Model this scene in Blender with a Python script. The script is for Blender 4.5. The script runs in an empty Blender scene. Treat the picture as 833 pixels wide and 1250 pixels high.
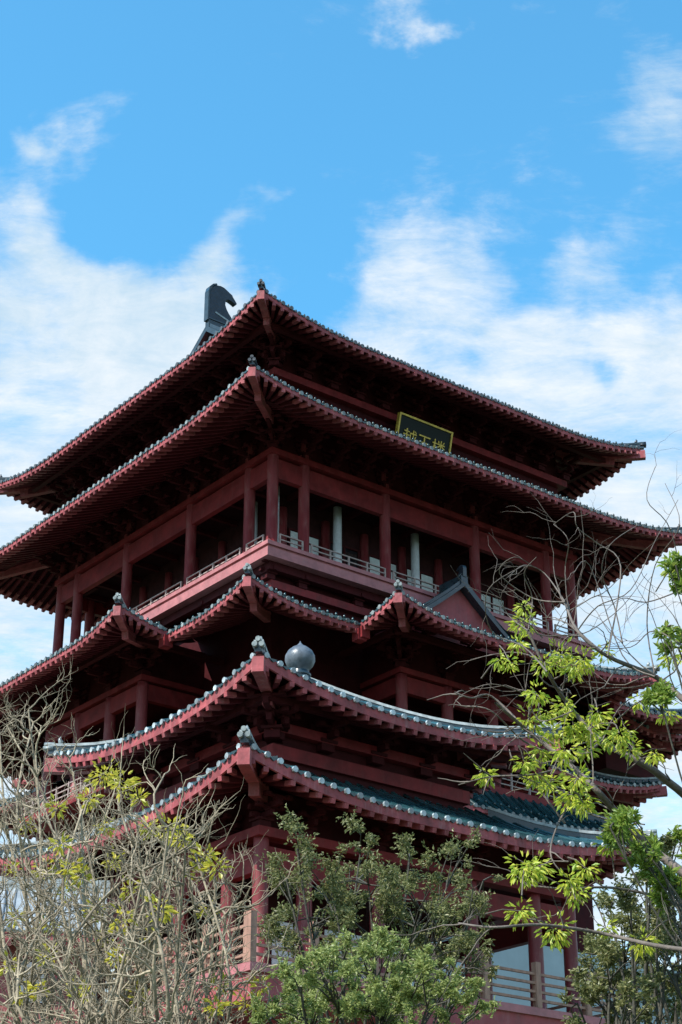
import bpy, math, random
from mathutils import Vector, Matrix, noise
R = math.radians
scene = bpy.context.scene
COL = scene.collection
rnd = random.Random(7)

# ------------------------------------------------------------------ mesh helper
class MB:
    def __init__(s):
        s.v = []; s.f = []; s.sm = []
    def quad(s, a, b, c, d, smooth=False):
        n = len(s.v); s.v += [tuple(a), tuple(b), tuple(c), tuple(d)]
        s.f.append((n, n+1, n+2, n+3)); s.sm.append(smooth)
    def poly(s, pts, smooth=False):
        n = len(s.v); s.v += [tuple(p) for p in pts]
        s.f.append(tuple(range(n, n+len(pts)))); s.sm.append(smooth)
    def hexa(s, p):            # 8 points: bottom ring 0-3, top ring 4-7
        n = len(s.v); s.v += [tuple(q) for q in p]
        for f in ((0,3,2,1),(4,5,6,7),(0,1,5,4),(1,2,6,5),(2,3,7,6),(3,0,4,7)):
            s.f.append(tuple(n+i for i in f)); s.sm.append(False)
    def box(s, x0, x1, y0, y1, z0, z1):
        s.hexa([(x0,y0,z0),(x1,y0,z0),(x1,y1,z0),(x0,y1,z0),(x0,y0,z1),(x1,y0,z1),(x1,y1,z1),(x0,y1,z1)])
    def beam(s, a, b, w, h, up=(0,0,1)):      # box from a to b (centre line), width w, height h
        a = Vector(a); b = Vector(b); d = b-a
        if d.length < 1e-6: return
        d.normalize(); sd = d.cross(Vector(up))
        if sd.length < 1e-6: sd = Vector((1,0,0))
        sd.normalize(); u = sd.cross(d); sd *= w/2; u *= h/2
        s.hexa([a-sd-u, a+sd-u, b+sd-u, b-sd-u, a-sd+u, a+sd+u, b+sd+u, b-sd+u])
    def tube(s, pts, rads, n=8, cap=True, smooth=True):
        base = len(s.v); m = len(pts)
        pts = [Vector(p) for p in pts]
        prev = None
        for i, p in enumerate(pts):
            if i == 0: d = pts[1]-p
            elif i == m-1: d = p-pts[i-1]
            else: d = pts[i+1]-pts[i-1]
            if d.length < 1e-9: d = Vector((0,0,1))
            d.normalize()
            if prev is None:
                x = d.orthogonal().normalized()
            else:
                x = prev - d*prev.dot(d)
                if x.length < 1e-6: x = d.orthogonal()
                x.normalize()
            prev = x; y = d.cross(x)
            for k in range(n):
                a = 2*math.pi*k/n
                s.v.append(tuple(p + (x*math.cos(a)+y*math.sin(a))*rads[i]))
        for i in range(m-1):
            for k in range(n):
                k2 = (k+1) % n
                s.f.append((base+i*n+k, base+i*n+k2, base+(i+1)*n+k2, base+(i+1)*n+k)); s.sm.append(smooth)
        if cap:
            s.f.append(tuple(base+k for k in reversed(range(n)))); s.sm.append(False)
            s.f.append(tuple(base+(m-1)*n+k for k in range(n))); s.sm.append(False)
    def lathe(s, c, prof, n=16):
        s.tube([(c[0],c[1],c[2]+z) for r_, z in prof], [max(r_, .002) for r_, z in prof], n)
    def build(s, name, mat, parent=None, kind=None, label=None):
        me = bpy.data.meshes.new(name)
        me.from_pydata(s.v, [], s.f)
        me.polygons.foreach_set('use_smooth', s.sm)
        me.materials.append(mat)
        me.update()
        o = bpy.data.objects.new(name, me); COL.objects.link(o)
        if parent is not None: o.parent = parent
        if kind: o['kind'] = kind
        if label: o['label'] = label
        return o

def thing(name, label, cat, loc=(0,0,0), rz=0, group=None):
    o = bpy.data.objects.new(name, None); COL.objects.link(o)
    o.location = loc; o.rotation_euler = (0, 0, rz)
    o['label'] = label; o['category'] = cat
    if group: o['group'] = group
    return o
def copy_part(src, parent, M):
    c = src.copy(); COL.objects.link(c); c.parent = parent; c.matrix_local = M
    return c

# ------------------------------------------------------------------ materials
def mat(name, col, rough=.6, var=.25, scale=3.0, spec=.5, col2=None, bump=0, metal=0, bscale=None, stretch=None, coat=0, worn=0, wcol=(.30,.20,.19), island=0):
    m = bpy.data.materials.new(name); m.use_nodes = True
    nt = m.node_tree; N = nt.nodes; L = nt.links
    b = N['Principled BSDF']
    tc = N.new('ShaderNodeTexCoord')
    mp = N.new('ShaderNodeMapping')
    if stretch: mp.inputs['Scale'].default_value = stretch
    L.new(tc.outputs['Object'], mp.inputs['Vector'])
    nz = N.new('ShaderNodeTexNoise'); nz.inputs['Scale'].default_value = scale; nz.inputs['Detail'].default_value = 6
    nz.inputs['Roughness'].default_value = .65
    L.new(mp.outputs['Vector'], nz.inputs['Vector'])
    cr = N.new('ShaderNodeValToRGB')
    c2 = col2 or tuple(c*(1+var) for c in col)
    cr.color_ramp.elements[0].position = .3; cr.color_ramp.elements[1].position = .7
    cr.color_ramp.elements[0].color = tuple(c*(1-var) for c in col)+(1,)
    cr.color_ramp.elements[1].color = tuple(c2)+(1,)
    L.new(nz.outputs['Fac'], cr.inputs['Fac'])
    colout = cr.outputs['Color']
    if worn:                       # sun-bleached, dusty streaks running down the timber
        m3 = N.new('ShaderNodeMapping'); m3.inputs['Scale'].default_value = (1.6, 1.6, .35); L.new(tc.outputs['Object'], m3.inputs['Vector'])
        n3 = N.new('ShaderNodeTexNoise'); n3.inputs['Scale'].default_value = 2.4; n3.inputs['Detail'].default_value = 9; n3.inputs['Roughness'].default_value = .72
        L.new(m3.outputs[0], n3.inputs['Vector'])
        r3 = N.new('ShaderNodeMapRange'); r3.inputs['From Min'].default_value = .52; r3.inputs['From Max'].default_value = .78; r3.inputs['To Max'].default_value = worn
        L.new(n3.outputs['Fac'], r3.inputs['Value'])
        x3 = N.new('ShaderNodeMix'); x3.data_type = 'RGBA'; L.new(r3.outputs[0], x3.inputs[0]); L.new(colout, x3.inputs[6]); x3.inputs[7].default_value = tuple(wcol)+(1,)
        colout = x3.outputs[2]
    if island:
        ge = N.new('ShaderNodeNewGeometry'); r4 = N.new('ShaderNodeMapRange'); r4.inputs['To Min'].default_value = 1-island; r4.inputs['To Max'].default_value = 1+island
        L.new(ge.outputs['Random Per Island'], r4.inputs['Value'])
        x4 = N.new('ShaderNodeVectorMath'); x4.operation = 'SCALE'; L.new(colout, x4.inputs[0]); L.new(r4.outputs[0], x4.inputs['Scale'])
        colout = x4.outputs[0]
    L.new(colout, b.inputs['Base Color'])
    rr = N.new('ShaderNodeMapRange'); rr.inputs['To Min'].default_value = max(.05, rough-.12); rr.inputs['To Max'].default_value = min(1, rough+.12)
    L.new(nz.outputs['Fac'], rr.inputs['Value']); L.new(rr.outputs['Result'], b.inputs['Roughness'])
    b.inputs['Specular IOR Level'].default_value = spec
    b.inputs['Metallic'].default_value = metal
    b.inputs['Coat Weight'].default_value = coat
    if bump:
        n2 = N.new('ShaderNodeTexNoise'); n2.inputs['Scale'].default_value = bscale or scale*4; n2.inputs['Detail'].default_value = 4
        L.new(mp.outputs['Vector'], n2.inputs['Vector'])
        bp = N.new('ShaderNodeBump'); bp.inputs['Strength'].default_value = bump; bp.inputs['Distance'].default_value = .03
        L.new(n2.outputs['Fac'], bp.inputs['Height']); L.new(bp.outputs['Normal'], b.inputs['Normal'])
    return m
def leafmat(name, cols, trans=.35, rough=.45):
    m = bpy.data.materials.new(name); m.use_nodes = True
    nt = m.node_tree; N = nt.nodes; L = nt.links
    b = N['Principled BSDF']; out = N['Material Output']
    g = N.new('ShaderNodeNewGeometry')
    cr = N.new('ShaderNodeValToRGB')
    el = cr.color_ramp.elements
    while len(el) < len(cols): el.new(.5)
    for i, c in enumerate(cols):
        el[i].position = i/(len(cols)-1); el[i].color = tuple(c)+(1,)
    L.new(g.outputs['Random Per Island'], cr.inputs['Fac'])
    L.new(cr.outputs['Color'], b.inputs['Base Color'])
    b.inputs['Roughness'].default_value = rough
    t = N.new('ShaderNodeBsdfTranslucent'); L.new(cr.outputs['Color'], t.inputs['Color'])
    mx = N.new('ShaderNodeMixShader'); mx.inputs[0].default_value = trans
    L.new(b.outputs[0], mx.inputs[1]); L.new(t.outputs[0], mx.inputs[2]); L.new(mx.outputs[0], out.inputs['Surface'])
    return m

M = dict(
  red     = mat('red_paint', (.175,.019,.022), .55, .38, 1.1, bump=.25, spec=.2, worn=.28, wcol=(.20,.10,.09)),
  redcol  = mat('red_column_paint', (.19,.029,.034), .45, .3, 1.6, stretch=(1,1,.25), bump=.15, spec=.3, worn=.55, wcol=(.26,.17,.15)),
  redfas  = mat('red_fascia_paint', (.29,.062,.070), .6, .4, 1.8, bump=.3, spec=.3, worn=.5, wcol=(.42,.28,.27), island=.22),
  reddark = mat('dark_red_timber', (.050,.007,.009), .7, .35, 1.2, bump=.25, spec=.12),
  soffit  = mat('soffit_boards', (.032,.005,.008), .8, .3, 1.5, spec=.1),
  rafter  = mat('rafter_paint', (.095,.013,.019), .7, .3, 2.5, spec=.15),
  tile    = mat('green_black_glazed_tile', (.016,.036,.038), .28, .5, 1.3, spec=.6, bump=.25, island=.4),
  tileteal= mat('teal_glazed_tile', (.014,.045,.052), .24, .5, 1.3, spec=.7, bump=.25, island=.45),
  tileend = mat('pale_tile_end', (.17,.19,.19), .30, .6, 5, spec=.7, island=.5),  # lightened so the light caught by the ends is part of the colour
  ridge   = mat('ridge_tile', (.020,.036,.050), .3, .4, 2, spec=.6, bump=.3),
  ridgetop= mat('pale_sky_sheen_tile', (.30,.33,.34), .45, .4, 3),  # pale ridge-top colour carries the sky reflection, painted in
  orn     = mat('slate_blue_glaze', (.012,.018,.030), .42, .6, 3, bump=.9, bscale=5),
  lotus   = mat('grey_lotus_stone', (.095,.11,.135), .38, .45, 2.5, bump=.4, worn=.45, wcol=(.05,.06,.065)),
  slab    = mat('slab_edge_paint', (.38,.13,.14), .6, .3, 1.2, bump=.25, worn=.5, wcol=(.22,.15,.14)),
  rail    = mat('weathered_rail', (.33,.25,.235), .6, .3, 4),
  railwood= mat('bleached_rail_wood', (.32,.17,.125), .7, .35, 5, stretch=(1,1,.3)),
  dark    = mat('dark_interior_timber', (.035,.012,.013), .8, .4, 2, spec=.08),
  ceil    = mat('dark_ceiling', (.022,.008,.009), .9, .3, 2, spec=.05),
  pale    = mat('pale_grey_plaster', (.66,.69,.72), .5, .15, 3),
  gold    = mat('gold_leaf', (.52,.37,.06), .45, .45, 4, metal=.2, bump=.3),
  tileenddark = mat('grey_tile_end', (.085,.085,.09), .35, .6, 5, spec=.7),
  palewall = mat('pale_blue_white_render', (.34,.40,.43), .7, .12, .6, bump=.15),
  tileglint = mat('white_glint_tile_end', (.30,.34,.36), .2, .5, 5, spec=.8, island=.55),  # tile ends whitened: sun and sky glints put into the colour
  skypane = mat('sky_pale_glass', (.60,.66,.68), .25, .15, 2, coat=.6),  # pale base colour stands in for sky reflected in the panes
  board   = mat('black_green_lacquer', (.005,.010,.009), .45, .3, 3, spec=.15),
  stone   = mat('grey_stone_blocks', (.28,.27,.25), .85, .25, 1, bump=.5),
  grey    = mat('pale_blue_grey_tile', (.26,.29,.32), .45, .25, 2, bump=.2),
  pinkwall= mat('pink_red_render', (.31,.062,.070), .7, .3, 1, bump=.3, worn=.4),
)
g = bpy.data.materials.new('window_glass'); g.use_nodes = True
gb = g.node_tree.nodes['Principled BSDF']
gb.inputs['Base Color'].default_value = (.02,.025,.03,1); gb.inputs['Roughness'].default_value = .06
gb.inputs['Specular IOR Level'].default_value = 1.0; gb.inputs['IOR'].default_value = 2.2; gb.inputs['Coat Weight'].default_value = 1
M['glass'] = g
M['bark_grey'] = mat('pale_grey_bark', (.17,.13,.085), .85, .5, 2.6, col2=(.46,.38,.27), bump=.4, bscale=30)
M['bark_dark'] = mat('dark_bark', (.060,.055,.042), .9, .4, 6, bump=.4, bscale=30)
M['bark_mid']  = mat('brown_grey_bark', (.13,.105,.09), .85, .45, 6, bump=.4, bscale=30)
M['leaf_olive'] = leafmat('olive_leaves', [(.08,.095,.03),(.22,.23,.08),(.13,.15,.05),(.40,.37,.17)], .4)
M['leaf_light'] = leafmat('light_green_leaves', [(.20,.25,.07),(.33,.38,.12),(.25,.31,.09),(.44,.46,.18)], .45)
M['leaf_yellow'] = leafmat('yellow_green_young_leaves', [(.40,.47,.04),(.58,.60,.07),(.30,.44,.045),(.68,.62,.10)], .45)
M['leaf_gold'] = leafmat('golden_young_leaves', [(.58,.50,.05),(.44,.44,.06),(.66,.54,.06)], .45)
M['leaf_mid'] = leafmat('mid_green_leaves', [(.12,.20,.03),(.24,.33,.05),(.16,.26,.04),(.36,.40,.08)], .45)

# ------------------------------------------------------------------ camera (portrait, looking up at the tower corner)
F_PX, PITCH, CAMZ = 2200.0, R(25.945), 1.7
cam = bpy.data.cameras.new('camera'); camo = bpy.data.objects.new('camera', cam); COL.objects.link(camo)
cam.sensor_fit = 'VERTICAL'; cam.sensor_height = 36; cam.lens = F_PX/1250*36
cam.clip_end = 4000; cam.clip_start = .1
camo.location = (0, 0, CAMZ); camo.rotation_euler = (R(90)+PITCH, 0, 0)
scene.camera = camo

def at(px, py, fwd):
    """point seen in direction (px,py) of the photograph at forward distance fwd (metres)"""
    a = (px-416.5)/F_PX; b = -(py-625)/F_PX
    fh = math.cos(PITCH)-b*math.sin(PITCH); vz = math.sin(PITCH)+b*math.cos(PITCH)
    s = fwd/fh
    return Vector((a*s, fwd, vz*s+CAMZ))

# ------------------------------------------------------------------ roof builder
class Face:
    """one eave: from P0 along e (length L), i = inward; slope profile a*d+b*d^2"""
    def __init__(s, p0, p1, c0, c1, z, a, b, D, lift=1.1, Rl=8, g=None, xlim=None):
        s.p0 = Vector((p0[0],p0[1],0)); d = Vector((p1[0]-p0[0], p1[1]-p0[1],0))
        s.L = d.length; s.e = d/s.L; s.i = Vector((-s.e.y, s.e.x, 0))
        s.c0, s.c1, s.z, s.a, s.b, s.D, s.lift, s.R, s.g, s.xlim = c0, c1, z, a, b, D, lift, Rl, g, xlim
    def k(s, x):
        k = 0
        for c, xe in ((s.c0, x), (s.c1, s.L-x)):
            if c == 'hip' and xe < s.R: k = max(k, (1-max(xe,-.2)/s.R)**2.2)
        return k
    def P(s, x, d, dz=0):
        z = s.z + s.a*d + s.b*d*d + s.lift*s.k(x)*max(0, 1-max(d,0)/s.R)**1.3 + dz
        q = s.p0 + s.e*x + s.i*d
        return Vector((q.x, q.y, z))
    def rng(s, x):
        d0 = 0; d1 = s.D
        if s.c0 == 'valley' and x < 0: d0 = -x
        if s.c1 == 'valley' and x > s.L: d0 = x-s.L
        for c, xe in ((s.c0, x), (s.c1, s.L-x)):
            if c == 'hip':
                if s.g is None or xe < s.g: d1 = min(d1, xe)
        return d0, d1
    def span(s):
        x0 = -s.D if s.c0 == 'valley' else 0; x1 = s.L+s.D if s.c1 == 'valley' else s.L
        if s.xlim: x0 = max(x0, s.xlim[0]); x1 = min(x1, s.xlim[1])
        return x0, x1

def roof(parent, name, faces, mtile, pitch=.65, OV=4.0, soff=None, label=None, knob=True, mend=None, fh=.36, dsz=.23):
    kz = .72 if mend is M['tileglint'] else .85
    tiles = MB(); ends = MB(); fas = MB(); sof = MB(); raf = MB(); rend = MB(); drip = MB()
    rb = pitch*(.175 if mend is M['tileglint'] else .20); jr = random.Random(len(faces)*7+int(pitch*100)+int(OV*10))
    for F in faces:
        x0, x1 = F.span(); n = max(1, round((x1-x0)/pitch)); p = (x1-x0)/n
        so = soff or min(F.D, OV+1.5)
        for k in range(n):
            xa, xb, xm = x0+k*p, x0+(k+1)*p, x0+(k+.5)*p
            nd = 7
            ra = F.rng(xa+1e-4); rb_ = F.rng(xb-1e-4)
            for j in range(nd):
                t0, t1 = j/nd, (j+1)/nd
                t0, t1 = t0**1.3, t1**1.3
                fa = lambda r_, t: r_[0]+(max(r_[1],r_[0])-r_[0])*t
                tiles.quad(F.P(xa, fa(ra,t0)), F.P(xb, fa(rb_,t0)), F.P(xb, fa(rb_,t1)), F.P(xa, fa(ra,t1)), True)
            # soffit boards
            sa = (ra[0], min(ra[1], so)); sb = (rb_[0], min(rb_[1], so))
            for j in range(4):
                t0, t1 = j/4, (j+1)/4
                fa = lambda r_, t: r_[0]+(max(r_[1],r_[0])-r_[0])*t
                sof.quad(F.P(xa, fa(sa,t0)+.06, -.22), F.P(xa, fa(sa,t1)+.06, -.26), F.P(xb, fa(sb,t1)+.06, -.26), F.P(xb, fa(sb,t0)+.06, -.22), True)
            # barrel tile row
            d0, d1 = F.rng(xm); xm = xm + jr.gauss(0, .016); jz = jr.gauss(0, .014); jd = jr.gauss(0, .022)
            if d1-d0 > .25:
                onE = d0 < 1e-6
                m_ = max(2, min(8, int((d1-d0)/.8)+2))
                ds = [d0 + (d1-d0)*(j/(m_-1))**1.2 for j in range(m_)]
                if onE: ds[0] = -.11+jd
                base = len(tiles.v)
                for d in ds:
                    c = F.P(xm, d, .01+jz)
                    for q in range(5):
                        an = math.pi*q/4
                        tiles.v.append(tuple(c + F.e*(math.cos(an)*rb) + Vector((0,0,math.sin(an)*rb*1.15))))
                for j in range(len(ds)-1):
                    for q in range(4):
                        tiles.f.append((base+j*5+q+1, base+j*5+q, base+(j+1)*5+q, base+(j+1)*5+q+1)); tiles.sm.append(True)
                if onE:
                    c = F.P(xm, -.12+jd, .02+jz); out = -F.i
                    pts = [c + F.e*(math.cos(2*math.pi*q/8)*rb*1.12) + Vector((0,0,math.sin(2*math.pi*q/8)*rb*1.12)) for q in range(8)]
                    ends.poly([q for q in pts] if True else pts)
                    bk = [q - out*.1 for q in pts]
                    for q in range(8):
                        ends.quad(pts[q], bk[q], bk[(q+1)%8], pts[(q+1)%8])
                    if knob and jr.random() < .97:
                        c = F.P(xm, .28+jd, rb*1.1+jz)
                        (ends if mend is M['tileglint'] else tiles).tube([c, c+Vector((0,0,.12*kz)), c+Vector((0,0,.21*kz)), c+Vector((0,0,.27*kz))], [.07*kz,.095*kz,.07*kz,.012], 6)
            # drip plate between rows
            if F.rng(xa)[0] < 1e-6 and k > 0:
                c = F.P(xa, -.08, .02)
                w = p*.28
                tri = [c-F.e*w, c-F.e*w*.6-Vector((0,0,.07)), c-Vector((0,0,.13)), c+F.e*w*.6-Vector((0,0,.07)), c+F.e*w]
                drip.poly(tri); drip.poly([q+F.i*.05 for q in reversed(tri)])
        # fascia band
        nf = max(6, int(F.L/.5))
        for k in range(nf):
            xa, xb = F.L*k/nf, F.L*(k+1)/nf
            A0, B0 = F.P(xa,-.02,-.03), F.P(xb,-.02,-.03); A1, B1 = F.P(xa,-.02,-fh), F.P(xb,-.02,-fh)
            t = F.i*.10
            fas.hexa([A1, B1, B1+t, A1+t, A0, B0, B0+t, A0+t])
        # rafters: flying ends under the fascia, long rafters further in; fanned near hips
        n = max(2, round(F.L/pitch)); p = F.L/n
        for k in range(n):
            x = (k+.5)*p
            for c, xe, sg in ((F.c0, x, 1), (F.c1, F.L-x, -1)):
                if c == 'hip' and xe < OV*1.15: break
            else:
                c, xe, sg = None, None, 0
            if sg:
                t = xe/(OV*1.15); m = OV*(.5+.5*t)
                xin = m if sg > 0 else F.L-m
                xin = xin + (x-xin)*max(0, (t-.75)*4)*.999 if t > .75 else xin
                din = m
            else:
                xin, din = x, OV
            pts = []
            for t in (0, .2, .6, 1):
                xx = x+(xin-x)*t; dd = -.03+(din+.03)*t
                pts.append((xx, dd))
            for j, ((xa, da), (xb, db)) in enumerate(zip(pts[:-1], pts[1:])):
                (rend if j == 0 else raf).beam(F.P(xa,da,-fh-.115-(.05 if j else 0)), F.P(xb,db,-fh-.15-(.03 if j else 0)), dsz if j == 0 else .21, dsz if j == 0 else .20)
    ro = tiles.build(name, mtile, parent, label=label)
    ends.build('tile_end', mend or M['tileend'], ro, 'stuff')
    drip.build('drip_tile', M['tileteal'], ro, 'stuff')
    fas.build('fascia', M['redfas'], ro)
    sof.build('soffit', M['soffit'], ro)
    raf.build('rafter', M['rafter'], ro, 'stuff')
    rend.build('rafter_end', M['redfas'], ro, 'stuff')
    return ro

def hip_ridges(ro, faces, length=None, w=.30, h=.26, OV=4, white=True):
    """a ridge and a corner beam along every convex corner (start of each face whose c0 is a hip)"""
    for F in faces:
        if F.c0 != 'hip': continue
        Lh = length or F.D
        if F.g: Lh = min(Lh, F.g)
        rg = MB(); tp = MB(); orn = MB(); bm = MB()
        N = 10; top = []
        for j in range(N+1):
            d = -.18 + (Lh+.18)*j/N
            q = F.P(max(d,0), max(d,0)); 
            if d < 0: q = q + (F.e+F.i)*d
            top.append(q + Vector((0,0,.10)))
        dirx = (F.e+F.i).normalized(); sd = Vector((-dirx.y, dirx.x, 0))*w/2
        for a, b in zip(top[:-1], top[1:]):
            for (mb_, ww, z0, z1) in ((rg, 1, -.2, h-.1), (tp, 1.25, h-.1, h+.02)):
                s2 = sd*ww
                mb_.hexa([a-s2+Vector((0,0,z0)), a+s2+Vector((0,0,z0)), b+s2+Vector((0,0,z0)), b-s2+Vector((0,0,z0)),
                          a-s2+Vector((0,0,z1)), a+s2+Vector((0,0,z1)), b+s2+Vector((0,0,z1)), b-s2+Vector((0,0,z1))])
        rg.build('hip_ridge', M['ridge'], ro); tp.build('ridge_cap', M['ridgetop'] if white else M['ridge'], ro)
        # end ornament: three round tile ends and a small upright finial
        c = top[0]
        for off, zz in ((-.9, .06), (.9, .06), (0, .27)):
            cc = c + sd*off*1.0 + Vector((0,0,zz)) - dirx*.12
            orn.tube([cc-dirx*.06, cc+dirx*.4], [.105,.105], 10)
        c2 = c + dirx*.55 + Vector((0,0,h))
        orn.tube([c2, c2+Vector((0,0,.12)), c2+Vector((0,0,.24))-dirx*.06, c2+Vector((0,0,.36))-dirx*.02], [.09,.11,.08,.02], 8)
        orn.build('ridge_end_ornament', M['tileend'] if white else M['orn'], ro)
        # corner beam under the hip
        pts = [F.P(max(d,0), max(d,0), -.62) + (F.e+F.i)*min(d,0) for d in (-.22, .3, 1.2, 2.4, OV)]
        for j, (a, b) in enumerate(zip(pts[:-1], pts[1:])):
            bm.beam(a, b, .44, .62 if j < 2 else .60)
        a, b = F.P(1.4,1.4,-1.15), F.P(OV,OV,-1.2)
        bm.beam(a, b, .40, .5)
        bm.build('corner_beam', M['redfas'], ro)

def ring(h, z, a, b, D, lift, Rl, g=None, cx=0, cy=0, hy=None):
    hy = hy or h
    c = [(cx-h,cy-hy),(cx+h,cy-hy),(cx+h,cy+hy),(cx-h,cy+hy)]
    out = []
    for k in range(4):
        out.append(Face(c[k], c[(k+1)%4], 'hip', 'hip', z, a, b, D, lift, Rl, g))
    return out

def Rz(k):  return Matrix.Rotation(k*math.pi/2, 4, 'Z')

# bracket set: blocks and arms stepping outward (local -Y is outward, origin at wall line, bottom)
def bracket_mb(steps=3, reach=.72, rise=.62, corner=False):
    b = MB()
    b.box(-.32,.32,-.32,.32, 0,.34)
    b.box(-.42,.42,-.42,.42, .34,.46)
    for k in range(1, steps+1):
        z = .46 + (k-1)*rise
        y = -reach*k
        b.box(-.11,.11, y-.28, .3, z, z+.26)             # arm outward
        b.box(-.115-.42-.1*k,.115+.42+.1*k, -.11,.11, z+.01, z+.25)      # lateral arm on wall
        b.box(-.17,.17, y-.19, y+.15, z+.26, z+.46)      # block at arm end
        b.box(-.62,.62, y-.10, y+.08, z+.47, z+rise+.02)
        for sx in (-.62, .62):
            b.box(sx-.15, sx+.15, y-.16, y+.13, z+rise+.022, z+rise+.20)
    return b

# ================================================================== THE TOWER
YAW = math.atan2(math.cos(R(51.739)), math.sin(R(51.739)))
TOWER = Vector((-2.134, 120.0, CAMZ))
tower = thing('pagoda_tower', 'tall dark red timber tower with double top eaves and gilt name board', 'pagoda', TOWER, YAW)
# building coordinates: -x is the left face, -y the right face, z is height above the eye

# ---- top roof (hip and gable)
H1, Z1 = 17.2, 61.1
G1 = 7.4
f1 = ring(H1, Z1, .35, .0122, H1, 1.15, 9.0)
f1[0].g = f1[2].g = G1                      # right/rear slopes run up to the main ridge
f1[1].D = f1[3].D = G1
r1 = roof(tower, 'top_roof', f1, M['tile'], .65, 4.3, soff=6, mend=M['tileenddark'])
hip_ridges(r1, f1, G1, OV=4.4, white=False)
zr = Z1+.35*H1+.0122*H1*H1
xg = H1-G1
rd = MB(); rd.box(-xg-.1, xg+.1, -.24, .24, zr-.35, zr+.5); rd.box(-xg-.15, xg+.15, -.3, .3, zr+.502, zr+.62)
rd.build('main_ridge', M['ridge'], r1)
for s in (-1, 1):
    gw = MB(); vg = MB()
    ys = [-(H1-G1) + 2*(H1-G1)*j/24 for j in range(25)]
    prof = lambda y: Z1+.35*(H1-abs(y))+.0122*(H1-abs(y))**2
    zb = prof(H1-G1)-.1
    xx = s*(xg-.45)
    for a, b in zip(ys[:-1], ys[1:]):
        gw.quad((xx,a,zb),(xx,b,zb),(xx,b,prof(b)-.05),(xx,a,prof(a)-.05))
        for (x0, x1, z0, z1) in ((xg-.5, xg+.18, -.5, -.02), (xg-.3, xg+.05, .0, .32)):
            q = [(s*x0,a,prof(a)+z0),(s*x1,a,prof(a)+z0),(s*x1,b,prof(b)+z0),(s*x0,b,prof(b)+z0),
                 (s*x0,a,prof(a)+z1),(s*x1,a,prof(a)+z1),(s*x1,b,prof(b)+z1),(s*x0,b,prof(b)+z1)]
            vg.hexa(q)
    gw.build('gable_wall', M['red'], r1); vg.build('verge_ridge', M['ridge'], r1)
# owl-tail ornaments at both ridge ends: flat back outward, beak pointing inward
OWL_PX = [(205,760),(205,330),(222,262),(256,218),(300,190),(350,178),(400,184),(440,204),(480,228),(520,248),(532,274),(566,316),(592,352),(580,374),(530,350),(482,336),(450,344),(428,376),(424,440),(446,500),(476,548),(512,592),(540,640),(560,700),(570,760)]
OWL = [((x-205)/160.0, (760-y)/176.0) for x, y in OWL_PX][::-1]
def owl(s, x0, z0, sc, parent, th=.55, axis='x', y0=0):
    b = MB(); n = len(OWL)
    def Q(p, t):
        if axis == 'x': return (x0 + s*p[0]*sc, y0+t, z0+p[1]*sc)
        return (x0+t, y0 + s*p[0]*sc, z0+p[1]*sc)
    for ins, t in ((1, th),):
        fr = [Q(p, -t/2) for p in OWL]; bk = [Q(p, t/2) for p in OWL]
        b.poly(fr if s < 0 else fr[::-1]); b.poly(bk[::-1] if s < 0 else bk)
        for k in range(n): b.quad(fr[k], fr[(k+1)%n], bk[(k+1)%n], bk[k])
    o = b.build('ridge_ornament', M['orn'], parent)
    # raised rim along the back and base band
    c = MB()
    bx = [(-.12,-.02),(-.12,2.45),(-.02,2.86),(.24,3.16),(.55,3.30)]
    for a, d in zip(bx[:-1], bx[1:]):
        c.beam(Q(a,0), Q(d,0), th*1.25 if axis == 'x' else .16*sc, .16*sc if axis == 'x' else th*1.25, up=(0,1,0) if axis == 'x' else (1,0,0)) if False else c.beam(Q(a,0), Q(d,0), .14*sc, th*1.22, up=(0,1,0) if axis == 'x' else (1,0,0))
    c.build('ornament_rim', M['ridge'], o)
    e = MB(); e.beam(Q((.5,.85),0), Q((2.0,.42),0), .14*sc, th*1.15, up=(0,1,0) if axis == 'x' else (1,0,0))
    e.build('ornament_band', M['ridgetop'], o)
    return o
for s in (-1, 1):
    owl(-s, s*(xg+.05), zr+.45, 1.0, r1, .42)
# sloping ridges down the gable slope from the owl (right/rear hips handled by verge)

# ---- upper wall between the two top eaves, brackets
CW = 13.15
wl = MB()
for k in range(4):
    Mx = Rz(k)
    for (y0, y1, z0, z1, hw) in ((-CW+.35, -CW+.65, 55.0, 62.15, CW-.36),):
        n0 = len(wl.v); wl.box(-hw, hw, y0, y1, z0, z1)
        wl.v[n0:] = [tuple(Mx @ Vector(q)) for q in wl.v[n0:]]
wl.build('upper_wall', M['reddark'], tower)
COLX = [-13.15, -10.67, -3.97, 3.97, 10.67, 13.15]
def face_beam(name, z0, z1, half, w, m, par=tower, ks=(0,1,2,3)):
    for k in ks:
        b = MB(); b.box(-half, half-w-.003, -half, -half+w, z0, z1)
        o = b.build(name, m, par); o.matrix_local = Rz(k)
face_beam('upper_tie_beam', 57.6, 58.3, CW+.12, .5, M['red'])
face_beam('upper_tie_beam', 59.3, 59.8, CW+.16, .55, M['red'])
bset = bracket_mb(3, .72, .55).build('bracket_set', M['reddark'], tower)
bset.matrix_local = Matrix.Translation((COLX[0], -CW, 59.85))
BX = [-13.15, -10.67, -8.4, -6.2, -3.97, -1.35, 1.35, 3.97, 6.2, 8.4, 10.67, 13.15]
def brackets(z, half, xs, src, ks=(0,3), skip=False):
    for k in ks:
        for x in xs:
            copy_part(src, tower, Rz(k) @ Matrix.Translation((x, -half, z)))
brackets(59.85, CW, BX[1:], bset, (0,)); brackets(59.85, CW, BX, bset, (3,))
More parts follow.
